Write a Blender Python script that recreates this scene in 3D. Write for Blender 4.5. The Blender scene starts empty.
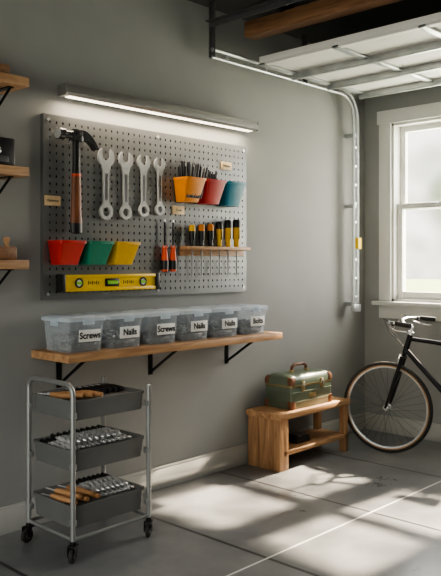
import bpy, bmesh, math, random
from mathutils import Vector, Matrix
random.seed(7)
scn = bpy.context.scene
col = scn.collection
try:
    scn.view_settings.view_transform = 'AgX'
    scn.view_settings.look = 'AgX - Medium High Contrast'
except Exception as ex:
    print('look', ex)

# ------------------------------------------------------------ materials
def nmat(name):
    m = bpy.data.materials.new(name); m.use_nodes = True
    nt = m.node_tree
    return m, nt, nt.nodes['Principled BSDF']

def pm(name, c, rough=0.5, metal=0.0, var=0.06, scale=20.0, bump=0.0, emit=None, es=0.0, stretch=None):
    m, nt, b = nmat(name)
    b.inputs['Roughness'].default_value = rough
    b.inputs['Metallic'].default_value = metal
    tc = nt.nodes.new('ShaderNodeTexCoord'); n = nt.nodes.new('ShaderNodeTexNoise')
    n.inputs['Scale'].default_value = scale; n.inputs['Detail'].default_value = 4
    src = tc.outputs['Object']
    if stretch:
        mp = nt.nodes.new('ShaderNodeMapping'); mp.inputs['Scale'].default_value = stretch
        nt.links.new(src, mp.inputs['Vector']); src = mp.outputs['Vector']
    nt.links.new(src, n.inputs['Vector'])
    r = nt.nodes.new('ShaderNodeValToRGB')
    r.color_ramp.elements[0].position = 0.3; r.color_ramp.elements[1].position = 0.7
    r.color_ramp.elements[0].color = (c[0]*(1-var), c[1]*(1-var), c[2]*(1-var), 1)
    r.color_ramp.elements[1].color = (min(1,c[0]*(1+var)), min(1,c[1]*(1+var)), min(1,c[2]*(1+var)), 1)
    nt.links.new(n.outputs['Fac'], r.inputs['Fac'])
    nt.links.new(r.outputs['Color'], b.inputs['Base Color'])
    if bump:
        bp = nt.nodes.new('ShaderNodeBump'); bp.inputs['Strength'].default_value = bump
        bp.inputs['Distance'].default_value = 0.01
        nt.links.new(n.outputs['Fac'], bp.inputs['Height']); nt.links.new(bp.outputs['Normal'], b.inputs['Normal'])
    if emit:
        b.inputs['Emission Color'].default_value = (*emit, 1); b.inputs['Emission Strength'].default_value = es
    return m

def wood(name, c1, c2, axis='Y', rough=0.5):
    m, nt, b = nmat(name)
    b.inputs['Roughness'].default_value = rough
    tc = nt.nodes.new('ShaderNodeTexCoord'); mp = nt.nodes.new('ShaderNodeMapping')
    s = {'X': (2, 22, 22), 'Y': (22, 2, 22), 'Z': (22, 22, 2)}[axis]
    mp.inputs['Scale'].default_value = s
    n = nt.nodes.new('ShaderNodeTexNoise'); n.inputs['Scale'].default_value = 1.6
    n.inputs['Detail'].default_value = 6; n.inputs['Distortion'].default_value = 1.0
    r = nt.nodes.new('ShaderNodeValToRGB')
    r.color_ramp.elements[0].position = 0.32; r.color_ramp.elements[1].position = 0.68
    r.color_ramp.elements[0].color = (*c1, 1); r.color_ramp.elements[1].color = (*c2, 1)
    nt.links.new(tc.outputs['Object'], mp.inputs['Vector']); nt.links.new(mp.outputs['Vector'], n.inputs['Vector'])
    nt.links.new(n.outputs['Fac'], r.inputs['Fac']); nt.links.new(r.outputs['Color'], b.inputs['Base Color'])
    return m

WALL = pm('wall_paint', (0.305, 0.31, 0.303), 0.7, 0, 0.04, 3, 0.05)
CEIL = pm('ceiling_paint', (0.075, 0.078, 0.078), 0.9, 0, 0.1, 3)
TRIM = pm('trim_white', (0.68, 0.68, 0.65), 0.45, 0, 0.02, 5)
BASEB = pm('baseboard_paint', (0.46, 0.46, 0.44), 0.5, 0, 0.02, 5)
PEG = pm('pegboard_steel', (0.20, 0.205, 0.205), 0.36, 0.5, 0.06, 4)
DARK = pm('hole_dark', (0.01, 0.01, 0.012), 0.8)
BLACK = pm('black_plastic', (0.012, 0.012, 0.014), 0.4)
BLACKM = pm('black_metal', (0.015, 0.015, 0.017), 0.35, 0.5)
STEEL = pm('steel', (0.84, 0.85, 0.85), 0.25, 0.6, 0.05, 30)
DSTEEL = pm('dark_steel', (0.2, 0.2, 0.21), 0.32, 0.8, 0.1, 30)
HEADST = pm('hammer_head_steel', (0.13, 0.13, 0.135), 0.25, 0.8, 0.1, 30)
GALV = pm('galvanised', (0.52, 0.54, 0.55), 0.35, 0.7, 0.12, 12)
ALU = pm('brushed_aluminium', (0.34, 0.34, 0.33), 0.4, 0.7, 0.08, 14, 0, stretch=(20, 1, 20))
CARTG = pm('cart_grey', (0.15, 0.155, 0.155), 0.5, 0.1, 0.05, 8)
TUBEG = pm('cart_tube', (0.36, 0.37, 0.37), 0.35, 0.6, 0.05, 8)
RED = pm('red_plastic', (0.58, 0.03, 0.022), 0.4)
GREEN = pm('green_plastic', (0.012, 0.22, 0.13), 0.4)
YEL = pm('yellow_plastic', (0.76, 0.44, 0.02), 0.4)
YEL2 = pm('yellow_level', (0.85, 0.56, 0.01), 0.35)
ORG = pm('orange_plastic', (0.72, 0.24, 0.015), 0.4)
ORGR = pm('orange_red_grip', (0.70, 0.08, 0.02), 0.35)
BLUE = pm('teal_plastic', (0.008, 0.18, 0.27), 0.4)
DRED = pm('dark_red_plastic', (0.45, 0.028, 0.028), 0.4)
VIAL = pm('vial_green', (0.35, 0.75, 0.1), 0.15)
PINE = wood('pine_shelf', (0.33, 0.17, 0.08), (0.56, 0.34, 0.18), 'Y')
PINEZ = wood('pine_upright', (0.27, 0.14, 0.065), (0.50, 0.29, 0.15), 'Z')
LUMB = wood('lumber', (0.16, 0.075, 0.035), (0.30, 0.16, 0.08), 'X')
OAKX = wood('tool_handle_wood', (0.38, 0.19, 0.08), (0.55, 0.31, 0.15), 'X')
HWOOD = wood('hammer_wood', (0.12, 0.04, 0.018), (0.26, 0.09, 0.035), 'Z', 0.45)
TAG = pm('tag_wood', (0.72, 0.54, 0.32), 0.5, 0, 0.1, 30)
LABEL = pm('label_paper', (0.85, 0.85, 0.83), 0.6)
INK = pm('ink', (0.01, 0.01, 0.012), 0.6)
OLIVE = pm('olive_enamel', (0.135, 0.17, 0.125), 0.38, 0.2, 0.15, 8)
LEATH = pm('brown_leather', (0.17, 0.075, 0.038), 0.5, 0, 0.2, 30)
BRASS = pm('brass', (0.55, 0.42, 0.22), 0.3, 0.9)
RUBBER = pm('tyre_rubber', (0.025, 0.023, 0.021), 0.7)
TANW = pm('tan_sidewall', (0.40, 0.25, 0.14), 0.6)
DOORP = pm('door_panel', (0.86, 0.86, 0.83), 0.55, 0, 0.04, 3)
LED = pm('led_diffuser', (1, 0.95, 0.85), 0.4, emit=(1.0, 0.86, 0.68), es=4.0)
GRASS = pm('outside_lawn', (0.20, 0.27, 0.10), 0.9, 0, 0.3, 2)
LEAF = pm('tree_leaf', (0.08, 0.16, 0.04), 0.7, 0, 0.4, 2)
BARK = pm('tree_bark', (0.12, 0.08, 0.05), 0.9, 0, 0.3, 8)
SCREW = pm('screw_zinc', (0.14, 0.13, 0.12), 0.4, 0.6, 0.4, 40)
NAIL = pm('nail_bright', (0.5, 0.5, 0.48), 0.35, 0.8, 0.3, 40)

def clear_plastic(name, a0, a1, edge, tint):
    m, nt, b = nmat(name)
    b.inputs['Base Color'].default_value = (*tint, 1); b.inputs['Roughness'].default_value = 0.12
    tl = nt.nodes.new('ShaderNodeBsdfTranslucent'); tl.inputs['Color'].default_value = (*tint, 1)
    ms = nt.nodes.new('ShaderNodeMixShader'); ms.inputs[0].default_value = .35
    nt.links.new(b.outputs[0], ms.inputs[1]); nt.links.new(tl.outputs[0], ms.inputs[2])
    tr = nt.nodes.new('ShaderNodeBsdfTransparent'); tr.inputs['Color'].default_value = (0.98, 0.99, 1, 1)
    n = nt.nodes.new('ShaderNodeTexNoise'); n.inputs['Scale'].default_value = 6
    mr = nt.nodes.new('ShaderNodeMapRange'); mr.inputs['To Min'].default_value = a0; mr.inputs['To Max'].default_value = a1
    lw = nt.nodes.new('ShaderNodeLayerWeight'); lw.inputs['Blend'].default_value = .35
    ad = nt.nodes.new('ShaderNodeMath'); ad.operation = 'MULTIPLY_ADD'; ad.inputs[1].default_value = edge; ad.use_clamp = True
    mx = nt.nodes.new('ShaderNodeMixShader')
    nt.links.new(n.outputs['Fac'], mr.inputs['Value']); nt.links.new(lw.outputs['Facing'], ad.inputs[0]); nt.links.new(mr.outputs['Result'], ad.inputs[2])
    nt.links.new(ad.outputs[0], mx.inputs['Fac'])
    nt.links.new(tr.outputs[0], mx.inputs[1]); nt.links.new(ms.outputs[0], mx.inputs[2])
    nt.links.new(mx.outputs[0], nt.nodes['Material Output'].inputs['Surface'])
    return m
CLEAR = clear_plastic('clear_plastic', .10, .16, .30, (.88, .94, 1.0))
CLEARL = clear_plastic('clear_plastic_lid', .40, .50, .3, (.82, .91, 1.0))

def glass():
    m, nt, b = nmat('window_glass')
    g = nt.nodes.new('ShaderNodeBsdfGlossy'); g.inputs['Roughness'].default_value = 0.02
    tr = nt.nodes.new('ShaderNodeBsdfTransparent')
    n = nt.nodes.new('ShaderNodeTexNoise'); n.inputs['Scale'].default_value = 1
    mr = nt.nodes.new('ShaderNodeMapRange'); mr.inputs['To Min'].default_value = 0.05; mr.inputs['To Max'].default_value = 0.07
    mx = nt.nodes.new('ShaderNodeMixShader')
    nt.links.new(n.outputs['Fac'], mr.inputs['Value']); nt.links.new(mr.outputs['Result'], mx.inputs['Fac'])
    nt.links.new(tr.outputs[0], mx.inputs[1]); nt.links.new(g.outputs[0], mx.inputs[2])
    nt.links.new(mx.outputs[0], nt.nodes['Material Output'].inputs['Surface'])
    return m
GLASS = glass()

def floor_mat():
    m, nt, b = nmat('concrete_floor')
    L = nt.links.new
    tc = nt.nodes.new('ShaderNodeTexCoord')
    n1 = nt.nodes.new('ShaderNodeTexNoise'); n1.inputs['Scale'].default_value = 1.8; n1.inputs['Detail'].default_value = 9; n1.inputs['Roughness'].default_value = 0.68
    L(tc.outputs['Object'], n1.inputs['Vector'])
    r = nt.nodes.new('ShaderNodeValToRGB')
    r.color_ramp.elements[0].position = 0.3; r.color_ramp.elements[1].position = 0.72
    r.color_ramp.elements[0].color = (0.125, 0.132, 0.138, 1); r.color_ramp.elements[1].color = (0.265, 0.27, 0.272, 1)
    L(n1.outputs['Fac'], r.inputs['Fac'])
    sep = nt.nodes.new('ShaderNodeSeparateXYZ'); L(tc.outputs['Object'], sep.inputs[0])
    def line(out, off, per, w):
        a = nt.nodes.new('ShaderNodeMath'); a.operation = 'ADD'; a.inputs[1].default_value = -off + per*20 + per/2; L(out, a.inputs[0])
        md = nt.nodes.new('ShaderNodeMath'); md.operation = 'MODULO'; md.inputs[1].default_value = per; L(a.outputs[0], md.inputs[0])
        s = nt.nodes.new('ShaderNodeMath'); s.operation = 'SUBTRACT'; s.inputs[1].default_value = per/2; L(md.outputs[0], s.inputs[0])
        ab = nt.nodes.new('ShaderNodeMath'); ab.operation = 'ABSOLUTE'; L(s.outputs[0], ab.inputs[0])
        lt = nt.nodes.new('ShaderNodeMath'); lt.operation = 'LESS_THAN'; lt.inputs[1].default_value = w; L(ab.outputs[0], lt.inputs[0])
        return lt.outputs[0]
    lx = line(sep.outputs['X'], 1.188, 1.25, 0.006)
    ly = line(sep.outputs['Y'], 3.62, 0.9, 0.010)
    m1 = nt.nodes.new('ShaderNodeMix'); m1.data_type = 'RGBA'
    L(ly, m1.inputs[0]); L(r.outputs['Color'], m1.inputs[6]); m1.inputs[7].default_value = (0.035, 0.035, 0.035, 1)
    m2 = nt.nodes.new('ShaderNodeMix'); m2.data_type = 'RGBA'
    L(lx, m2.inputs[0]); L(m1.outputs[2], m2.inputs[6]); m2.inputs[7].default_value = (0.75, 0.75, 0.72, 1)
    L(m2.outputs[2], b.inputs['Base Color'])
    mr = nt.nodes.new('ShaderNodeMapRange'); mr.inputs['To Min'].default_value = 0.18; mr.inputs['To Max'].default_value = 0.45
    L(n1.outputs['Fac'], mr.inputs['Value']); L(mr.outputs['Result'], b.inputs['Roughness'])
    bp = nt.nodes.new('ShaderNodeBump'); bp.inputs['Strength'].default_value = 0.06; bp.inputs['Distance'].default_value = 0.01
    L(n1.outputs['Fac'], bp.inputs['Height']); L(bp.outputs['Normal'], b.inputs['Normal'])
    return m
FLOOR = floor_mat()

# ------------------------------------------------------------ mesh builder
class B:
    def __init__(s, name):
        s.name = name; s.v = []; s.f = []; s.mi = []; s.mats = []; s.T = Matrix.Identity(4)
    def _m(s, mat):
        if mat not in s.mats: s.mats.append(mat)
        return s.mats.index(mat)
    def raw(s, vs, fs, mat):
        o = len(s.v); k = s._m(mat)
        s.v += [s.T @ Vector(p) for p in vs]
        for f in fs: s.f.append([i+o for i in f]); s.mi.append(k)
    def bm(s, bm, mat):
        bm.verts.index_update()
        s.raw([v.co.copy() for v in bm.verts], [[v.index for v in f.verts] for f in bm.faces], mat); bm.free()
    def box(s, c, size, mat, bevel=0.0, rot=None, seg=2):
        bm = bmesh.new(); bmesh.ops.create_cube(bm, size=1)
        bmesh.ops.scale(bm, vec=Vector(size), verts=bm.verts)
        if bevel: bmesh.ops.bevel(bm, geom=list(bm.edges), offset=bevel, segments=seg, affect='EDGES', profile=0.5)
        M = Matrix.Translation(Vector(c))
        if rot is not None: M = M @ rot.to_4x4()
        bmesh.ops.transform(bm, matrix=M, verts=bm.verts); s.bm(bm, mat)
    def bx(s, x0, x1, y0, y1, z0, z1, mat, bevel=0.0):
        s.box(((x0+x1)/2, (y0+y1)/2, (z0+z1)/2), (x1-x0, y1-y0, z1-z0), mat, bevel)
    def loft(s, loops, mat, c0=True, c1=True, closed=True):
        n = len(loops[0]); vs = [p for l in loops for p in l]; fs = []
        for i in range(len(loops)-1):
            for j in range(n if closed else n-1):
                k = (j+1) % n
                fs.append([i*n+j, i*n+k, (i+1)*n+k, (i+1)*n+j])
        if c0: fs.append(list(range(n))[::-1])
        if c1: fs.append([(len(loops)-1)*n+j for j in range(n)])
        s.raw(vs, fs, mat)
    def tube(s, path, r, mat, n=10, cap=True, close=False, r2=None):
        P = [Vector(p) for p in path]; L = []
        t0 = (P[1]-P[0]).normalized()
        up = Vector((0, 0, 1)) if abs(t0.z) < 0.9 else Vector((1, 0, 0))
        a = t0.cross(up).normalized()
        for i, p in enumerate(P):
            if close: t = (P[(i+1) % len(P)]-P[i-1]).normalized()
            elif i == 0: t = t0
            elif i == len(P)-1: t = (P[-1]-P[-2]).normalized()
            else: t = ((P[i+1]-P[i]).normalized()+(P[i]-P[i-1]).normalized()).normalized()
            a = (a - t*a.dot(t)).normalized(); b = t.cross(a)
            rr = r[i] if isinstance(r, (list, tuple)) else r
            L.append([p+(a*math.cos(2*math.pi*j/n)+b*math.sin(2*math.pi*j/n))*rr for j in range(n)])
        if close: L.append(L[0]); cap = False
        s.loft(L, mat, cap, cap)
    def cyl(s, p1, p2, r, mat, n=16, r2=None):
        s.tube([p1, p2], [r, r if r2 is None else r2], mat, n)
    def lathe(s, origin, axis, prof, mat, n=16):
        o = Vector(origin); ax = Vector(axis).normalized()
        up = Vector((0, 0, 1)) if abs(ax.z) < 0.9 else Vector((1, 0, 0))
        a = ax.cross(up).normalized(); b = ax.cross(a)
        L = [[o+ax*t+(a*math.cos(2*math.pi*j/n)+b*math.sin(2*math.pi*j/n))*r for j in range(n)] for t, r in prof]
        s.loft(L, mat)
    def prism(s, pts, f, t0, t1, mat):
        s.loft([[f(u, v, t0) for u, v in pts], [f(u, v, t1) for u, v in pts]], mat)
    def ring(s, f, cu, cv, ro, ri, t0, t1, mat, n=24, tp=0.0):
        def c(r, t): return [f(cu+r*math.cos(2*math.pi*j/n), cv+r*math.sin(2*math.pi*j/n), t) for j in range(n)]
        s.loft([c(ri, t0), c(ro, t0), c(ro, t1), c(ri, t1), c(ri, t0)], mat, False, False)
    def tray(s, cx, cy, z0, z1, hx, hy, mat, r=0.02, th=0.004, taper=0.0, lip=0.0, fl=None):
        def q(h, k, z): return rrect(cx, cy, h, k, max(r, .002), z)
        bx_, by_ = hx-taper, hy-taper
        loops = [q(bx_, by_, z0), q(hx, hy, z1-(0.012 if lip else 0))]
        if lip: loops += [q(hx+lip, hy+lip, z1-0.012), q(hx+lip, hy+lip, z1)]
        else: loops += [q(hx, hy, z1)]
        loops += [q(hx-th, hy-th, z1), q(bx_-th, by_-th, z0+(fl or th))]
        s.loft(loops, mat)
    def text(s, txt, size, M, mat, off=0.0):
        cu = bpy.data.curves.new('t', 'FONT'); cu.body = txt; cu.size = size; cu.offset = off
        cu.align_x = 'CENTER'; cu.align_y = 'CENTER'; cu.extrude = 0.0006; cu.resolution_u = 3
        ob = bpy.data.objects.new('t', cu); col.objects.link(ob)
        dg = bpy.context.evaluated_depsgraph_get(); me = ob.evaluated_get(dg).to_mesh()
        s.raw([M @ v.co for v in me.vertices], [list(p.vertices) for p in me.polygons], mat)
        ob.evaluated_get(dg).to_mesh_clear(); bpy.data.objects.remove(ob); bpy.data.curves.remove(cu)
    def done(s, angle=35, weld=True):
        vs = s.v
        lo = Vector((min(p.x for p in vs), min(p.y for p in vs), min(p.z for p in vs)))
        hi = Vector((max(p.x for p in vs), max(p.y for p in vs), max(p.z for p in vs)))
        c = (lo+hi)/2; c.z = lo.z
        me = bpy.data.meshes.new(s.name); me.from_pydata([p-c for p in vs], [], s.f)
        for m in s.mats: me.materials.append(m)
        me.polygons.foreach_set('material_index', s.mi)
        bm = bmesh.new(); bm.from_mesh(me); bmesh.ops.recalc_face_normals(bm, faces=bm.faces); bm.to_mesh(me); bm.free()
        me.shade_smooth(); me.set_sharp_from_angle(angle=math.radians(angle)); me.update()
        ob = bpy.data.objects.new(s.name, me); ob.location = c; col.objects.link(ob)
        return ob

def rrect(cx, cy, hx, hy, r, z, n=4):
    pts = []
    for (sx, sy, a0) in ((1, 1, 0), (-1, 1, 90), (-1, -1, 180), (1, -1, 270)):
        for i in range(n+1):
            a = math.radians(a0+90*i/n)
            pts.append(Vector((cx+sx*(hx-r)+r*math.cos(a), cy+sy*(hy-r)+r*math.sin(a), z)))
    return pts

def arc(c, r, a0, a1, n, f):
    return [f(c[0]+r*math.cos(math.radians(a0+(a1-a0)*i/n)), c[1]+r*math.sin(math.radians(a0+(a1-a0)*i/n))) for i in range(n+1)]

# text facing +X: local x->Y, y->Z, z->X
def TX(x, y, z, tilt=0):
    return Matrix(((0, 0, 1, x), (1, 0, 0, y), (0, 1, 0, z), (0, 0, 0, 1)))

YB = 5.40; CZ = 3.08; XR = 4.9; YF = -1.6
# ------------------------------------------------------------ room shell
def zero(o):
    for v in o.data.vertices: v.co += o.location
    o.location = (0, 0, 0)
b = B('floor'); b.bx(-0.2, XR+.2, YF, YB+.2, -0.1, 0, FLOOR); zero(b.done())
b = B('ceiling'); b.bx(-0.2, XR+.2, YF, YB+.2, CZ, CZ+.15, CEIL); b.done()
b = B('wall_left'); b.bx(-0.2, 0, YF, YB+.2, 0, CZ, WALL); zero(b.done())
b = B('wall_right'); b.bx(XR, XR+.2, YF, YB+.2, 0, CZ, WALL); zero(b.done())
WX = [(0.26, 0.98), (1.10, 1.82)]; WZ = (1.08, 2.53)
b = B('wall_back')
xs = [0, WX[0][0], WX[0][1], WX[1][0], WX[1][1], XR]
b.bx(0, xs[1], YB, YB+.2, 0, CZ, WALL); b.bx(xs[2], xs[3], YB, YB+.2, 0, CZ, WALL); b.bx(xs[4], XR, YB, YB+.2, 0, CZ, WALL)
for a, c in WX:
    b.bx(a, c, YB, YB+.2, 0, WZ[0], WALL); b.bx(a, c, YB, YB+.2, WZ[1], CZ, WALL)
zero(b.done())
b = B('baseboard_left'); b.bx(0, 0.016, YF, YB, 0, 0.125, BASEB, 0.003); b.bx(0, 0.01, YF, YB, 0.12, 0.14, BASEB, 0.003); b.done()
b = B('baseboard_back'); b.bx(0.016, XR, YB-.016, YB, 0, 0.125, BASEB, 0.003); b.bx(0.016, XR, YB-.01, YB, 0.12, 0.14, BASEB, 0.003); b.done()

def window(name, x0, x1):
    b = B(name); z0, z1 = WZ; zm = 1.85; y = YB
    b.bx(x0, x0+.02, y, y+.19, z0, z1, TRIM); b.bx(x1-.02, x1, y, y+.19, z0, z1, TRIM)
    b.bx(x0, x1, y, y+.19, z1-.02, z1, TRIM); b.bx(x0, x1, y, y+.19, z0, z0+.02, TRIM)
    def sash(za, zb, ya, yb):
        w = .045
        b.bx(x0+.02, x0+.02+w, ya, yb, za, zb, TRIM, .004); b.bx(x1-.02-w, x1-.02, ya, yb, za, zb, TRIM, .004)
        b.bx(x0+.02+w, x1-.02-w, ya, yb, zb-w, zb, TRIM, .004); b.bx(x0+.02+w, x1-.02-w, ya, yb, za, za+w*1.3, TRIM, .004)
        b.bx(x0+.06, x1-.06, (ya+yb)/2-.003, (ya+yb)/2+.003, za+.03, zb-.03, GLASS)
    sash(z0+.02, zm+.025, y+.05, y+.09); sash(zm-.025, z1-.02, y+.10, y+.14)
    b.bx((x0+x1)/2-.03, (x0+x1)/2+.03, y+.03, y+.05, zm, zm+.02, GALV, .004)
    b.done()
window('window_1', *WX[0]); window('window_2', *WX[1])
b = B('trim_1')
cx0, cx1 = .15, 1.93; zt = WZ[1]
b.bx(cx0, .26, YB-.022, YB, 1.08, zt, TRIM, .004); b.bx(1.82, cx1, YB-.022, YB, 1.08, zt, TRIM, .004)
b.bx(.98, 1.10, YB-.022, YB, 1.08, zt, TRIM, .004)
b.bx(cx0-.015, cx1+.015, YB-.028, YB, zt, zt+.11, TRIM, .004)
b.bx(cx0-.04, cx1+.04, YB-.075, YB, 1.045, 1.08, TRIM, .008)
b.bx(cx0, cx1, YB-.022, YB, .94, 1.045, TRIM, .004)
b.done()
b = B('lawn'); b.bx(-30, 30, YB+.2, 60, -0.2, -0.1, GRASS); b.done()
# unseen tree, added in the sun's path to dapple its light
b = B('dapple_tree')
b.tube([(3.1, 9.4, -.1), (3.0, 9.35, 1.5), (2.7, 9.2, 3.2), (2.0, 9.0, 4.6)], [.16, .13, .10, .05], BARK, 10)
b.tube([(2.7, 9.2, 3.2), (1.6, 8.9, 4.3), (.4, 8.8, 4.9)], [.07, .05, .02], BARK, 8)
b.tube([(2.85, 9.25, 2.6), (3.5, 9.0, 4.0), (3.8, 8.9, 5.2)], [.07, .05, .02], BARK, 8)
for i in range(430):
    p = Vector((random.uniform(-.9, 3.9), random.uniform(8.2, 9.7), random.uniform(3.9, 6.4)))
    R = Matrix.Rotation(random.uniform(0, 6.28), 3, 'Z') @ Matrix.Rotation(random.uniform(-1, 1), 3, 'X')
    s = random.uniform(.07, .14)
    b.raw([p+R @ Vector(q)*s for q in ((-1, 0, 0), (-.3, -.5, .1), (.6, -.35, .1), (1, 0, 0), (.6, .35, .1), (-.3, .5, .1))], [[0, 1, 2, 3, 4, 5]], LEAF)
b.done()

# ------------------------------------------------------------ pegboard
def pegboard():
    b = B('pegboard'); y0, y1, z0, z1 = 2.243, 3.871, 1.197, 2.195
    X = .03; ny, nz = 38, 23; m = .02
    dy = (y1-y0-2*m)/ny; dz = (z1-z0-2*m)/nz
    hy, hz = .0045, .0078
    dirs = [(-1, -1), (0, -1), (1, -1), (1, 0), (1, 1), (0, 1), (-1, 1), (-1, 0)]
    for i in range(ny):
        for j in range(nz):
            cy = y0+m+dy*(i+.5); cz = z0+m+dz*(j+.5)
            out = [(X, cy+a*dy/2, cz+c*dz/2) for a, c in dirs]
            k = [.75 if a and c else 1 for a, c in dirs]
            inn = [(X, cy+a*hy*q, cz+c*hz*q) for (a, c), q in zip(dirs, k)]
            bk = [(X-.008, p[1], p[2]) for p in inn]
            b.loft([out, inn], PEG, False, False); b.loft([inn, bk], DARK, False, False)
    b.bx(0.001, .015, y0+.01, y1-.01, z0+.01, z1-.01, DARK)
    for (a, c, d, e) in ((y0, y0+m, z0, z1), (y1-m, y1, z0, z1), (y0+m, y1-m, z0, z0+m), (y0+m, y1-m, z1-m, z1)):
        b.bx(0.001, X, a, c, d, e, PEG)
    for yy in (y0+.03, (y0+y1)/2, y1-.03):
        for zz in (z0+.03, z1-.03): b.cyl((X, yy, zz), (X+.004, yy, zz), .009, STEEL, 10)
    b.done()
pegboard()
PX = .031

# LED bar
b = B('led_light_bar'); y0, y1 = 2.33, 3.885; z = 2.325
b.prism([(0.045, -.03), (.045, .03), (.12, .03), (.125, .0), (.125, -.018), (.11, -.03)], lambda u, v, t: Vector((u, t, z+v)), y0, y1, ALU)
b.bx(.060, .100, y0+.03, y1-.03, z-.034, z-.028, LED, .002)
b.bx(.044, .126, y0-.006, y0, z-.032, z+.032, ALU, .002); b.bx(.044, .126, y1, y1+.006, z-.032, z+.032, ALU, .002)
for yy in (y0+.06, (y0+y1)/2, y1-.06): b.bx(0.001, .05, yy-.02, yy+.02, z-.02, z+.02, DSTEEL, .002)
b.done()
la = bpy.data.lights.new('led_area', 'AREA'); la.shape = 'RECTANGLE'; la.size = .05; la.size_y = 1.5; la.energy = 9; la.color = (1, .83, .62)
lo = bpy.data.objects.new('led_lamp', la); col.objects.link(lo); lo.location = (.085, (y0+y1)/2, z-.04)
lo.rotation_euler = (0, 0, 0)

# ------------------------------------------------------------ tools on the board
YZ = lambda x0: (lambda u, v, t: Vector((x0+t, u, v)))
def hook(b, y, z, l=.03):
    b.tube([(PX, y, z), (PX+l, y, z), (PX+l+.006, y, z+.012)], .0028, STEEL, 6)

def hammer():
    b = B('claw_hammer'); x = PX+.042; y = 2.425
    def ov(z, hy, hx, dy=0): return [Vector((x+hx*math.cos(a), y+dy+hy*math.sin(a), z)) for a in [2*math.pi*j/14 for j in range(14)]]
    b.loft([ov(1.87, .026, .018), ov(1.93, .023, .017), ov(2.03, .023, .017), ov(2.125, .024, .017)], BLACK)
    b.loft([ov(1.60, .035, .022), ov(1.62, .037, .024), ov(1.68, .033, .021), ov(1.76, .031, .021), ov(1.87, .0275, .019)], HWOOD)
    b.loft([ov(1.555, .026, .016), ov(1.56, .035, .022), ov(1.58, .037, .0235), ov(1.612, .0378, .0245)], BLACK)
    b.loft([ov(1.868, .0295, .0205), ov(1.882, .0295, .0205)], ORGR)
    b.box((x, y, 2.09), (.052, .066, .066), HEADST, .010)
    b.lathe((x, y-.02, 2.092), (0, -1, 0), [(0, .026), (.03, .022), (.055, .023), (.064, .032), (.098, .032), (.102, .029)], HEADST, 18)
    b.lathe((x, y-.117, 2.092), (0, -1, 0), [(0, .031), (.006, .029), (.008, .018)], STEEL, 18)
    for sx in (-1, 1):
        up = []; lw = []
        for i in range(11):
            t = i/10
            yy = y+.02+.118*t; zz = 2.121-.095*t**2.2
            up.append((yy, zz)); lw.append((yy-.018*t, zz-.058*(1-t)-.004))
        pts = up+lw[::-1]
        b.prism(pts, lambda u, v, t: Vector((x+sx*(t), u, v)), .002, .024, HEADST)
    hook(b, y-.045, 2.045, .05); hook(b, y+.045, 2.035, .05)
    b.done()
hammer()

def wrench(y, ztop, zbot, w):
    b = B('combination_wrench'); f = YZ(PX+.008); R = w/2; th = .013
    zc = ztop-R*.9; rb = w*.40; zr = zbot+rb
    pts = []
    for i in range(21):
        a = math.radians(90-38-(284*i/20)); pts.append((y+R*math.cos(a), zc+R*math.sin(a)*.98))
    s = w*.25
    pts += [(y-s, zc+R*.86), (y-s*.95, zc-R*.02), (y-s*.45, zc-R*.30), (y+s*.45, zc-R*.30), (y+s*.95, zc-R*.02), (y+s, zc+R*.86)]
    b.prism(pts, f, 0, th, STEEL)
    sw = w*.19
    b.prism([(y-sw*1.6, zc-R*.75), (y+sw*1.6, zc-R*.75), (y+sw, zc-R*1.5), (y+sw*.85, zr+rb*1.2), (y+sw*1.2, zr+rb*.85), (y-sw*1.2, zr+rb*.85), (y-sw*.85, zr+rb*1.2), (y-sw, zc-R*1.5)], f, .001, th-.001, STEEL)
    b.prism([(y-sw*.5, zc-R*1.6), (y+sw*.5, zc-R*1.6), (y+sw*.45, zr+rb*1.4), (y-sw*.45, zr+rb*1.4)], f, th-.001, th-.0003, DSTEEL)
    b.ring(f, y, zr, rb, rb*.55, -.001, th+.001, STEEL)
    hook(b, y, zc-R*.36, .03)
    b.done()
for a in ((2.648, 2.050, 1.640, .116), (2.792, 2.045, 1.648, .106), (2.929, 2.04, 1.670, .098), (3.057, 2.036, 1.685, .088)): wrench(*a)

def bin_(y, z0, z1, w, mat, pens=False):
    b = B('hanging_parts_bin'); xb = PX+.002
    def lp(z, hw, d, inset=0):
        pts = rrect(0, 0, d/2-inset, hw-inset, .012, z, 3)
        return [Vector((p.x+xb+d/2, p.y+y, p.z)) for p in pts]
    h = w/2
    loops = [lp(z0, h*.72, .085), lp(z1-.016, h*.96, .128), lp(z1-.016, h, .135), lp(z1, h, .135), lp(z1, h, .135, .006), lp(z0+.006, h*.72, .085, .005)]
    b.loft(loops, mat)
    for s in (-.5, .5): hook(b, y+s*h, z1-.012, .01)
    return b.done()
for i, m in enumerate((ORG, DRED, BLUE)): bin_((3.262, 3.448, 3.64)[i], 1.775-.003*i, 1.925, .172, m)
for i, m in enumerate((RED, GREEN, YEL)): bin_((2.345, 2.535, 2.725)[i], 1.385, 1.515, .168, m)
b = B('marker_pens')
for i in range(20):
    yy = 3.205+.0064*i+random.uniform(-.002, .002); xx = PX+.045+.05*(i % 2)
    tp = Vector((xx+random.uniform(-.01, .02), yy+.008*(i-6)/2, 2.0+random.uniform(-.015, .03)))
    b.cyl((xx, yy, 1.80), tp, .0068, BLACK, 8)
    b.cyl(tp, tp+Vector((0, .002, .018)), .0045, DSTEEL, 8)
b.done()
b = B('marker_pens')
for i in range(8):
    yy = 3.39+.014*i; b.cyl((PX+.06, yy, 1.80), (PX+.07, yy+.01, 1.975+random.uniform(-.01, .02)), .006, BLACK, 8)
b.done()

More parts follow.
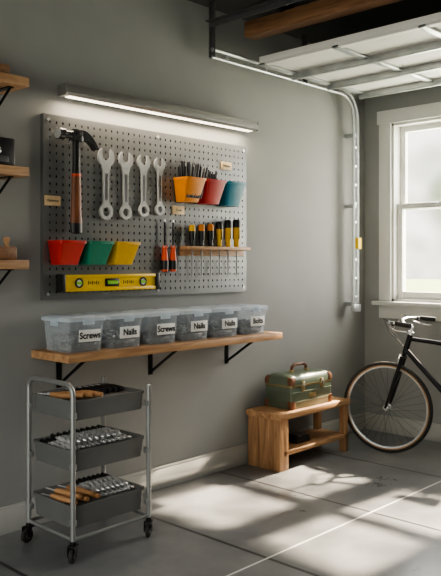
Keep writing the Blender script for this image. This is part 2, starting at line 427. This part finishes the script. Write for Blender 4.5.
# spirit level
b = B('spirit_level'); x = PX
b.bx(x, x+.04, 2.35, 3.01, 1.238, 1.256, YEL2, .002); b.bx(x, x+.04, 2.35, 3.01, 1.312, 1.330, YEL2, .002)
b.bx(x+.01, x+.03, 2.35, 3.01, 1.25, 1.32, YEL2)
b.bx(x-.0, x+.043, 2.322, 2.356, 1.235, 1.333, BLACK, .004); b.bx(x, x+.043, 3.004, 3.038, 1.235, 1.333, BLACK, .004)
for yy in (2.45, 2.91):
    b.ring(YZ(x+.03), yy, 1.284, .027, .019, 0, .006, BLACK); b.cyl((x+.03, yy-.018, 1.284), (x+.03, yy+.018, 1.284), .008, VIAL, 10)
    b.box((x+.03, yy, 1.284), (.002, .04, .04), LABEL)
b.box((x+.03, 2.68, 1.284), (.012, .10, .045), BLACK, .004); b.cyl((x+.036, 2.645, 1.284), (x+.036, 2.715, 1.284), .011, VIAL, 12)
for yy in (2.55, 2.80):
    for k in range(6): b.box((x+.0305, yy+.014*(k-2.5), 1.284), (.002, .005, .012 if k % 2 else .02), BLACK, .0)
b.done()

for y in (3.090, 3.160):
    b = B('screwdriver'); x = PX+.025
    b.lathe((x, y, 1.34), (0, 0, 1), [(0, .014), (.006, .021), (.05, .023), (.10, .019), (.135, .014), (.15, .018), (.16, .013)], ORGR, 12)
    b.lathe((x, y, 1.355), (0, 0, 1), [(0, .0225), (.03, .0245), (.055, .0235)], BLACK, 12)
    b.cyl((x, y, 1.49), (x, y, 1.645), .0052, BLACKM, 10); b.box((x, y, 1.652), (.003, .012, .016), STEEL, .001)
    hook(b, y-.014, 1.49, .04); hook(b, y+.014, 1.49, .04)
    b.done()
b = B('tool_rack'); b.bx(PX, PX+.075, 3.235, 3.835, 1.478, 1.500, PINE, .003); b.bx(PX, PX+.01, 3.235, 3.835, 1.44, 1.48, PINE, .002); b.done()
for i in range(6):
    y = 3.30+.083*i; x = PX+.05; k = (.95, .98, 1.02, 1.15, 1.25, 1.3)[i]
    b = B('screwdriver'); m = (YEL, ORG, ORG, YEL, YEL, YEL)[i]
    b.lathe((x, y, 1.501), (0, 0, 1), [(0, .012*k), (.012, .016*k), (.025, .013*k), (.05*k, .0185*k), (.10*k, .021*k)], m if i > 2 else BLACK, 12)
    b.lathe((x, y, 1.500+.10*k), (0, 0, 1), [(0, .0212*k), (.03*k, .021*k), (.04*k, .017*k), (.043*k, .008)], BLACK if i > 2 else m, 12)
    for a in range(3):
        an = a*2.1; b.box((x+.0185*k*math.cos(an), y+.0185*k*math.sin(an), 1.50+.07*k), (.006, .006, .06*k), BLACK, .002)
    b.cyl((x, y, 1.5), (x, y, 1.315), .0045, DSTEEL, 8); b.box((x, y, 1.308), (.003, .010, .016), DSTEEL, .001)
    b.done()
for (y, z, t) in ((2.297, 1.73, 'Hammer'), (3.225, 1.725, 'Tools'), (3.664, 2.043, 'Markers')):
    b = B('wooden_label_tag'); b.bx(PX, PX+.008, y-.05, y+.05, z-.027, z+.027, TAG, .002)
    b.text(t, .022, TX(PX+.0085, y, z), INK); b.done()

# ------------------------------------------------------------ shelf with storage boxes
SZ = .933; SD = .34
b = B('wooden_shelf'); b.bx(0.001, SD, 2.187, 3.885, SZ-.042, SZ, PINE, .003)
for y in (2.36, 3.02, 3.70):
    b.bx(0.001, .006, y-.016, y+.016, SZ-.22, SZ-.042, BLACKM); b.bx(0, .27, y-.016, y+.016, SZ-.048, SZ-.042, BLACKM)
    b.tube([(.010, y, SZ-.20), (.24, y, SZ-.05)], .009, BLACKM, 8)
b.done()
def storage_box(y, txt, nails):
    b = B('storage_box'); xc = .175; z = SZ+.001; hx = .125; hy = .112
    b.tray(xc, y, z, z+.165, hx, hy, CLEAR, .022, .003, .012, .006)
    q = lambda h, k, zz, r=.024: rrect(xc, y, h, k, r, zz)
    b.loft([q(hx+.009, hy+.009, z+.160), q(hx+.010, hy+.010, z+.178), q(hx-.004, hy-.004, z+.184), q(hx-.012, hy-.012, z+.180), q(hx-.03, hy-.03, z+.180), q(hx-.035, hy-.035, z+.186)], CLEARL)
    for s in (-1, 1):
        b.box((xc, y+s*(hy+.010), z+.155), (.06, .012, .04), CLEARL, .004)
    b.box((xc+hx+.010, y, z+.160), (.010, .07, .034), CLEARL, .004)
    M = NAIL if nails else SCREW
    for i in range(130):
        p = Vector((xc+random.uniform(-.088, .088), y+random.uniform(-.075, .075), z+.012+random.uniform(0, .07)))
        d = Vector((random.uniform(-1, 1), random.uniform(-1, 1), random.uniform(-.35, .35))).normalized()*.022
        k = random.choice((SCREW, M, M, DSTEEL))
        b.cyl(p-d, p+d, .0022 if nails else .0036, k, 5)
        b.cyl(p+d, p+d*1.12, .006 if nails else .0085, k, 6)
    b.box((xc, y, z+.025), (.19, .165, .04), SCREW, .015)
    xf = xc+hx+.001
    b.box((xf, y+.012, z+.085), (.004, .135, .062), LABEL, .001)
    b.text(txt, .047, TX(xf+.003, y+.012, z+.085), INK, .0012)
    b.done()
for i, t in enumerate(('Screws', 'Nails', 'Screws', 'Nails', 'Nails', 'Bolts')): storage_box(2.335+.266*i, t, t == 'Nails')

# ------------------------------------------------------------ left shelves
b = B('bracket_shelf')
for z in (1.39, 1.845, 2.285):
    b.bx(0.001, .25, 1.2, 2.02, z-.025, z+.02, PINE, .003)
    for y in (1.35, 1.95):
        b.bx(0.001, .006, y-.014, y+.014, z-.17, z-.025, BLACKM); b.bx(0.001, .2, y-.014, y+.014, z-.031, z-.025, BLACKM)
        b.tube([(.008, y, z-.155), (.19, y, z-.03)], .007, BLACKM, 8)
b.done()
b = B('wood_offcuts')
b.box((.13, 1.83, 2.336), (.12, .24, .06), LUMB, .004); b.box((.13, 1.80, 2.386), (.10, .20, .04), PINE, .004); b.box((.12, 1.78, 2.421), (.09, .16, .03), PINEZ, .004); b.done()
b = B('tool_case')
b.box((.13, 1.86, 1.936), (.16, .22, .14), BLACK, .012); b.box((.213, 1.86, 1.94), (.01, .05, .03), STEEL, .003); b.box((.212, 1.86, 1.90), (.004, .14, .03), DSTEEL, .001)
b.tube([(.13, 1.81, 2.0), (.13, 1.82, 2.03), (.13, 1.90, 2.03), (.13, 1.91, 2.0)], .007, BLACK, 8); b.done()
b = B('wood_plane')
b.box((.14, 1.88, 1.444), (.07, .24, .065), LUMB, .008); b.box((.14, 1.84, 1.50), (.05, .02, .08), STEEL, .003, Matrix.Rotation(.5, 3, 'X'))
b.lathe((.14, 1.96, 1.475), (0, 0, 1), [(0, .012), (.02, .010), (.035, .018), (.048, .012)], PINE, 12)
b.box((.14, 1.795, 1.505), (.025, .03, .08), LUMB, .008); b.done()
b = B('wood_offcuts'); b.box((.10, 1.6, 1.451), (.12, .14, .08), PINE, .004); b.done()

# ------------------------------------------------------------ utility cart
FLT = {}
def cart():
    b = B('utility_cart'); x0, x1, y0, y1 = .19, .565, 2.055, 2.52
    cx, cy = (x0+x1)/2, (y0+y1)/2
    for k, (zt, zb) in enumerate(((.745, .652), (.512, .412), (.252, .145))):
        fl = (zt-zb)*.78; FLT[k] = zb+fl
        b.tray(cx, cy, zb, zt, (x1-x0)/2-.012, (y1-y0)/2-.012, CARTG, .03, .004, .006, .005, fl)
    r = .0125
    def hoop(y, top):
        f = lambda u, v: Vector((u, y, v))
        p = [f(x0, .085), f(x0, top-.05)]+arc((x0+.05, top-.05), .05, 180, 90, 6, f)+arc((x1-.05, top-.05), .05, 90, 0, 6, f)+[f(x1, .085)]
        b.tube(p, r, TUBEG, 12)
    hoop(y0, .825)
    for x in (x0, x1):
        b.tube([(x, y1, .085), (x, y1, .765)], r, TUBEG, 12); b.lathe((x, y1, .765), (0, 0, 1), [(0, .0125), (.008, .012), (.012, .006)], TUBEG, 12)
    for x in (x0, x1):
        for z in (.16, .42, .66):
            for y in (y0, y1): b.box((x+(.006 if x == x0 else -.006), y+(.006 if y == y0 else -.006), z+.02), (.028, .028, .03), TUBEG, .005)
    for x in (x0, x1): b.tube([(x, y0, .105), (x, y1, .105)], .009, TUBEG, 10)
    for y in (y0, y1): b.tube([(x0, y, .105), (x1, y, .105)], .009, TUBEG, 10)
    for x in (x0, x1):
        for y in (y0, y1):
            ax = Vector((.8, .6, 0)) if x == x1 else Vector((1, .2, 0)); ax.normalize(); fw = Vector((-ax.y, ax.x, 0))
            c = Vector((x, y, .036))-fw*.012
            b.cyl((x, y, .098), (x, y, .075), .014, BLACKM, 12)
            b.lathe(c-ax*.011, ax, [(0, .026), (.003, .034), (.011, .036), (.019, .034), (.022, .026)], RUBBER, 24)
            b.lathe(c-ax*.013, ax, [(0, .012), (.001, .014), (.025, .014), (.026, .012)], STEEL, 14)
            R = Matrix((fw, ax, Vector((0, 0, 1)))).transposed()
            for s in (-1, 1):
                b.box(c+ax*.018*s+Vector((0, 0, .018)), (.034, .003, .05), BLACKM, .001, R)
            b.box(Vector((x, y, .078)), (.05, .04, .006), BLACKM, .001, R)
    b.done()
cart()
def drillbit(b, p, d, L, r, mat, mat2):
    d = Vector(d).normalized(); up = Vector((0, 0, 1)); a = d.cross(up).normalized(); c = d.cross(a)
    n = 26; loops = []
    for i in range(n+1):
        t = i/n; ph = t*L/r*0.4; rr = r*(1 if t < .93 else (1-t)/.07*.9+.1)
        loop = []
        for j in range(10):
            an = 2*math.pi*j/10; q = rr*(1 if abs(math.cos(an)) > .45 else .5)
            loop.append(Vector(p)+d*(t*L)+(a*math.cos(an+ph)+c*math.sin(an+ph))*q)
        loops.append(loop)
    b.loft(loops, mat); b.cyl(Vector(p)-d*L*.35, Vector(p), r*.95, mat2, 8)
z = FLT[1]
b = B('drill_bit_set')
for i in range(12): drillbit(b, (.29, 2.11+.032*i, z+.012), (1, .03, .0), .20, .0115, STEEL, BLACKM)
for i in range(9): drillbit(b, (.30, 2.15+.036*i, z+.034), (1, -.12, .02), .17, .0115, STEEL, BLACKM)
b.done()
z = FLT[2]
b = B('spiral_bit_set')
for i in range(8): drillbit(b, (.29, 2.28+.029*i, z+.012), (1, .03, .0), .20, .0115, STEEL, STEEL)
for i in range(7): drillbit(b, (.30, 2.29+.030*i, z+.034), (1, -.08, .02), .18, .0115, STEEL, BLACKM)
b.done()
def woodtool(b, p, d, L=.13, m=None):
    b.lathe(p, d, [(0, .010), (.006, .015), (L*.45, .017), (L*.8, .013), (L, .011)], m or OAKX, 12)
    b.lathe(Vector(p)+Vector(d).normalized()*-.08, d, [(0, .004), (.08, .005)], STEEL, 8)
b = B('chisel_set')
for i in range(5): woodtool(b, (.32-.01*(i % 2), 2.10+.034*i, z+.018+.018*(i % 2)), (1, .06, .04), .19)
b.done()
z = FLT[0]
b = B('wooden_handled_tools')
for i in range(4): woodtool(b, (.30+.02*i, 2.11+.045*i, z+.018), (1, .35, .0), .13)
for i in range(6): woodtool(b, (.29, 2.27+.038*i, z+.018), (1, .1, .0), .12, BLACK)
b.done()

# ------------------------------------------------------------ bench + toolbox
b = B('wooden_bench'); x0, x1, y0, y1 = .025, .335, 3.87, 4.69; T = .385
w = (x1-x0)/3
for i in range(3): b.bx(x0+w*i+.001, x0+w*(i+1)-.001, y0, y1, T-.04, T, PINE, .003)
w = (x1-x0-.024)/3
for i in range(3): b.bx(x0+.012+w*i, x0+.012+w*(i+1)-.002, y0+.01, y0+.05, 0, T-.04, PINEZ, .002)
b.bx(x1-.06, x1-.012, y0+.05, y0+.10, 0, T-.04, PINEZ, .002)
b.bx(x0+.012, x0+.06, y1-.06, y1-.015, 0, T-.04, PINEZ, .002); b.bx(x1-.06, x1-.012, y1-.06, y1-.015, 0, T-.04, PINEZ, .002)
b.bx(x0+.012, x1-.012, y0+.05, y1-.015, .10, .13, PINE, .002)
b.done()
b = B('tool_pouch'); b.box((.20, 4.22, .153), (.12, .16, .044), BLACK, .012); b.box((.20, 4.22, .180), (.10, .1, .012), DSTEEL, .004); b.done()

def toolbox():
    b = B('metal_toolbox'); cx, cy = .170, 4.28; hx, hy = .12, .235; z = T+.001
    q = lambda dx, zz, r=.018: rrect(cx, cy, hx-dx, hy-dx, r, z+zz)
    b.loft([q(.004, 0), q(0, .006), q(0, .150)], OLIVE)
    b.loft([q(-.003, .150), q(-.003, .162)], BRASS)
    b.loft([q(0, .162), q(0, .195), q(.010, .215), q(.030, .228), q(.06, .233)], OLIVE)
    for sx in (-1, 1):
        for sy in (-1, 1):
            b.loft([rrect(cx+sx*(hx-.018), cy+sy*(hy-.020), .022, .024, .012, z+k) for k in (0, .055)], LEATH)
            b.loft([rrect(cx+sx*(hx-.018)-sx*i, cy+sy*(hy-.020)-sy*i, .022, .024, .012, z+k) for k, i in ((.165, 0), (.198, 0), (.217, .010))], LEATH)
    for sy in (-1, 1):
        b.box((cx+hx+.004, cy+sy*.11, z+.152), (.008, .036, .07), BRASS, .003); b.box((cx+hx+.009, cy+sy*.11, z+.165), (.006, .018, .028), STEEL, .002)
        b.box((cx, cy+sy*.085, z+.24), (.03, .025, .02), BRASS, .004)
    b.tube([(cx, cy-.085, z+.24), (cx, cy-.08, z+.268), (cx, cy-.05, z+.284), (cx, cy+.05, z+.284), (cx, cy+.08, z+.268), (cx, cy+.085, z+.24)], .0115, LEATH, 10)
    for zz in (.045, .11): b.loft([q(-.0015, zz), q(-.003, zz+.004), q(-.0015, zz+.008)], OLIVE)
    b.box((cx+hx+.002, cy, z+.08), (.003, .08, .03), BRASS, .001)
    b.done()
toolbox()

# ------------------------------------------------------------ bicycle
def bicycle():
    b = B('bicycle')
    u = Vector((.971, .239, 0)).normalized(); s = Vector((-u.y, u.x, 0)); o = Vector((.560, 4.83, 0))
    b.T = Matrix(((u.x, s.x, 0, o.x), (u.y, s.y, 0, o.y), (0, 0, 1, 0), (0, 0, 0, 1)))
    R = .335; RB = 1.02
    def circ(a, r, n=64): return [Vector((a+r*math.cos(2*math.pi*i/n), 0, R+r*math.sin(2*math.pi*i/n))) for i in range(n)]
    for a in (0, RB):
        b.tube(circ(a, R-.0165), .0165, RUBBER, 10, close=True)
        for sy in (-1, 1):
            b.tube([p+Vector((0, sy*.010, 0)) for p in circ(a, R-.029)], .0065, TANW, 6, close=True)
        rr = []
        for i in range(65):
            an = 2*math.pi*i/64; c = Vector((math.cos(an), 0, math.sin(an)))
            ctr = Vector((a, 0, R))
            rr.append([ctr+c*.305+Vector((0, .011, 0)), ctr+c*.305-Vector((0, .011, 0)), ctr+c*.290-Vector((0, .008, 0)), ctr+c*.290+Vector((0, .008, 0))])
        b.loft(rr, GALV, False, False)
        b.lathe((a, -.045, R), (0, 1, 0), [(0, .008), (.008, .022), (.014, .022), (.018, .013), (.072, .013), (.076, .022), (.082, .022), (.09, .008)], STEEL, 16)
        for i in range(32):
            an = 2*math.pi*i/32; side = 1 if i % 2 else -1; off = .6 if (i//2) % 2 else -.6
            p1 = Vector((a+.02*math.cos(an+off*1.6), side*.034, R+.02*math.sin(an+off*1.6)))
            b.cyl(p1, (a+.292*math.cos(an), 0, R+.292*math.sin(an)), .0013, DSTEEL, 4)
    ht = Vector((.172, 0, .875))
    for sy in (-.05, .05):
        b.tube([(0, sy, R), (.03, sy, .42), (.075, sy*.95, .56), (.12, sy*.8, .705)], [.009, .011, .013, .014], BLACKM, 10)
    b.tube([(.12, -.045, .705), (.125, 0, .722), (.12, .045, .705)], .015, BLACKM, 10)
    hb = Vector((.130, 0, .735)); b.cyl(hb, ht, .020, BLACKM, 14)
    b.cyl(ht, ht+Vector((.008, 0, .022)), .021, STEEL, 14)
    bb = Vector((.60, 0, .275)); st = Vector((.755, 0, .82)); rh = Vector((RB, 0, R))
    b.cyl(Vector((.165, 0, .845)), Vector((.745, 0, .79)), .0155, BLACKM, 12)
    b.cyl(Vector((.138, 0, .765)), bb, .019, BLACKM, 12)
    b.cyl(bb, st, .0155, BLACKM, 12)
    b.cyl(bb-Vector((0, .035, 0)), bb+Vector((0, .035, 0)), .022, BLACKM, 14)
    for sy in (-1, 1):
        b.tube([bb+Vector((.02, sy*.02, 0)), rh+Vector((-.1, sy*.055, -.01)), rh+Vector((0, sy*.06, 0))], .009, BLACKM, 8)
        b.tube([Vector((.745, sy*.015, .78)), rh+Vector((-.08, sy*.05, .13)), rh+Vector((0, sy*.06, 0))], .0075, BLACKM, 8)
    b.cyl(st, Vector((.785, 0, .93)), .012, STEEL, 12)
    sl = []
    for t, w, z in ((0, .02, .94), (.25, .028, .945), (.55, .05, .948), (.8, .078, .952), (1, .07, .962)):
        a = .66+.26*t
        sl.append([Vector((a, w*math.cos(q), z+(.022*math.sin(q) if math.sin(q) > 0 else .035*math.sin(q)))) for q in [2*math.pi*j/14 for j in range(14)]])
    b.loft(sl, LEATH)
    stt = ht+Vector((.015, 0, .06)); b.cyl(ht, stt, .0115, STEEL, 12)
    bc = stt+Vector((-.07, 0, .012)); b.tube([stt, bc], .013, STEEL, 12)
    b.cyl(bc-Vector((0, .022, 0)), bc+Vector((0, .022, 0)), .018, STEEL, 14)
    for sy in (-1, 1):
        p = [bc, bc+Vector((-.02, sy*.08, .005)), bc+Vector((-.05, sy*.16, .022)), bc+Vector((-.03, sy*.24, .03)), bc+Vector((.03, sy*.305, .03)), bc+Vector((.09, sy*.33, .025))]
        b.tube(p, .011, STEEL, 10)
        g0, g1 = p[-2]+Vector((.01, sy*.006, -.001)), p[-1]+Vector((.06, sy*.012, -.006))
        b.tube([g0, (g0+g1)/2, g1], [.0165, .018, .0165], BLACK, 12)
        br = p[-2]+Vector((-.01, -sy*.01, -.005))
        b.tube([br, br+Vector((-.03, sy*.005, -.02)), br+Vector((.03, sy*.03, -.045)), br+Vector((.10, sy*.035, -.05))], .005, STEEL, 8)
        b.box(br, (.03, .02, .03), BLACK, .005)
        b.tube([br, br+Vector((-.09, -sy*.05, .03)), bc+Vector((-.09, sy*.04, -.05)), Vector((.13, 0, .78))], .0028, BLACK, 6)
    b.tube([(.09, -.035, .66), (.095, -.03, .70), (.095, 0, .725), (.095, .03, .70), (.09, .035, .66)], .007, STEEL, 8)
    for i in range(2):
        sg = 1 if i else -1
        c0 = bb+Vector((0, sg*.06, 0)); c1 = c0+Vector((-.12*sg, sg*.015, -.10*sg))
        b.tube([c0, c1], [.012, .009], STEEL, 10); pc = c1+Vector((0, sg*.05, 0))
        b.cyl(c1, pc, .006, STEEL, 8); b.box(pc, (.09, .07, .02), BLACK, .005)
    b.ring(lambda p, q, t: Vector((p, t, q)), bb.x, bb.z, .092, .080, -.052, -.048, STEEL, 36)
    for k in range(5):
        an = 2*math.pi*k/5; b.cyl(bb+Vector((0, -.05, 0)), bb+Vector((.084*math.cos(an), -.05, .084*math.sin(an))), .006, STEEL, 6)
    b.cyl((RB, -.055, R), (RB, -.045, R), .035, DSTEEL, 20)
    for dz in (1, -1): b.tube([(bb.x, -.05, bb.z+dz*.088), (RB, -.05, R+dz*.035)], .004, DSTEEL, 6)
    b.tube([bb+Vector((.08, .02, 0)), bb+Vector((.14, .13, -.267))], .008, STEEL, 8)
    b.done()
bicycle()

# ------------------------------------------------------------ overhead door + tracks
DZ = 2.74
b = B('garage_door_tracks')
for X in (.10, 3.25):
    f = lambda u, v: Vector((X, u, v))
    for off in (0, .05):
        r = .24-off
        p = [f(3.46, DZ+.03-off), f(4.88, DZ+.03-off)]+arc((4.90, DZ+.03-.24), r, 90, 0, 10, f)+[f(5.14-off, 1.02)]
        b.tube(p, .011 if off else .014, GALV, 8)
    for i in range(9):
        z = 1.12+i*.15; b.box((X, 5.115, z), (.012, .06, .02), GALV, .002)
    for yy in (3.6, 4.0, 4.4, 4.75): b.box((X, yy, DZ+.005), (.012, .02, .06), GALV, .002)
    b.box((X, 5.12, 1.03), (.03, .10, .06), GALV, .004)
    if X < 1:
        for z in (1.06, 1.85, 2.42): b.bx(0.001, X, 5.10, 5.14, z-.015, z+.015, GALV, .002)
        b.box((X+.022, 5.12, 1.55), (.03, .05, .09), YEL2, .004)
    for yy in (3.47, 4.45):
        b.bx(X-.018, X+.018, yy-.003, yy+.003, DZ-.02, CZ, DSTEEL); b.bx(X-.018, X-.014, yy-.02, yy+.02, DZ-.02, CZ, DSTEEL)
b.bx(.08, 3.27, 3.455, 3.46, DZ+.17, DZ+.21, DSTEEL); b.bx(.08, 3.27, 3.42, 3.46, DZ+.205, DZ+.21, DSTEEL)
b.done()
b = B('sectional_garage_door'); xa, xb = .17, 3.18
ys = [3.84, 4.27, 4.70, 5.13]
for i in range(3):
    a, c = ys[i]+.004, ys[i+1]-.004; z = DZ
    b.bx(xa, xb, a, c, z, z+.045, DOORP, .004)
    n = 5
    for k in range(n+1):
        xx = xa+(xb-xa-.05)*k/n; b.bx(xx, xx+.05, a, c, z-.018, z, GALV, .003)
    b.bx(xa, xb, a, a+.045, z-.014, z, DOORP, .003); b.bx(xa, xb, c-.045, c, z-.014, z, DOORP, .003)
    b.bx(xa, xb, c-.075, c-.050, z-.05, z, GALV, .002)
    for k in range(n+1):
        xx = xa+(xb-xa-.05)*k/n; b.box((xx+.025, c+.004, z-.022), (.035, .07, .008), GALV, .002)
    for xx in (xa, xb):
        d = -1 if xx == xa else 1
        b.cyl((xx-d*.02, a+.03, z+.0), (xx+d*.05, a+.03, z+.0), .006, STEEL, 8)
b.done()
b = B('ceiling_lumber_rack')
b.bx(.20, 3.3, 3.66, 3.76, 2.87, 2.97, LUMB, .003)
for x in (.5, 1.6, 2.7): b.bx(x, x+.03, 3.65, 3.77, 2.965, CZ, BLACKM, .002)
b.bx(1.0, 3.2, 3.45, 3.49, 2.99, CZ, BLACKM, .002)
b.done()

# ------------------------------------------------------------ light
w = bpy.data.worlds.new('sky'); scn.world = w; w.use_nodes = True; nt = w.node_tree; L = nt.links.new
bg = nt.nodes['Background']; tc = nt.nodes.new('ShaderNodeTexCoord')
n = nt.nodes.new('ShaderNodeTexNoise'); n.inputs['Scale'].default_value = 11; n.inputs['Detail'].default_value = 2
L(tc.outputs['Generated'], n.inputs['Vector'])
tr = nt.nodes.new('ShaderNodeValToRGB'); e = tr.color_ramp.elements
e[0].position = .36; e[0].color = (.26, .29, .19, 1); e[1].position = .62; e[1].color = (1.0, .96, .87, 1)
L(n.outputs['Fac'], tr.inputs['Fac'])
sp = nt.nodes.new('ShaderNodeSeparateXYZ'); L(tc.outputs['Generated'], sp.inputs[0])
sr = nt.nodes.new('ShaderNodeMapRange'); sr.inputs['From Min'].default_value = .08; sr.inputs['From Max'].default_value = .45; L(sp.outputs['Z'], sr.inputs['Value'])
mx = nt.nodes.new('ShaderNodeMix'); mx.data_type = 'RGBA'; L(sr.outputs['Result'], mx.inputs[0]); L(tr.outputs['Color'], mx.inputs[6]); mx.inputs[7].default_value = (1.0, .98, .96, 1)
L(mx.outputs[2], bg.inputs['Color']); bg.inputs['Strength'].default_value = 3.3

sl = bpy.data.lights.new('sun', 'SUN'); sl.energy = 60; sl.angle = math.radians(2.2); sl.color = (1, .83, .63)
so = bpy.data.objects.new('sun', sl); col.objects.link(so)
d = Vector((-.06, -1.09, -1.0)); so.rotation_euler = d.to_track_quat('-Z', 'Y').to_euler()
al = bpy.data.lights.new('window_daylight', 'AREA'); al.shape = 'RECTANGLE'; al.size = 1.6; al.size_y = 1.5; al.energy = 95; al.color = (1, .95, .88)
ao = bpy.data.objects.new('window_daylight', al); col.objects.link(ao); ao.location = (1.04, YB+.35, 1.85)
ao.rotation_euler = Vector((0, -1, -.1)).to_track_quat('-Z', 'Y').to_euler()

# ------------------------------------------------------------ camera
cam = bpy.data.cameras.new('camera'); co = bpy.data.objects.new('camera', cam); col.objects.link(co)
co.location = (3.474, 0, 1.4); co.rotation_euler = (math.pi/2, 0, math.atan2(715, 750))
cam.lens = 750/576*36; cam.sensor_width = 36; cam.shift_y = -26/576
scn.camera = co
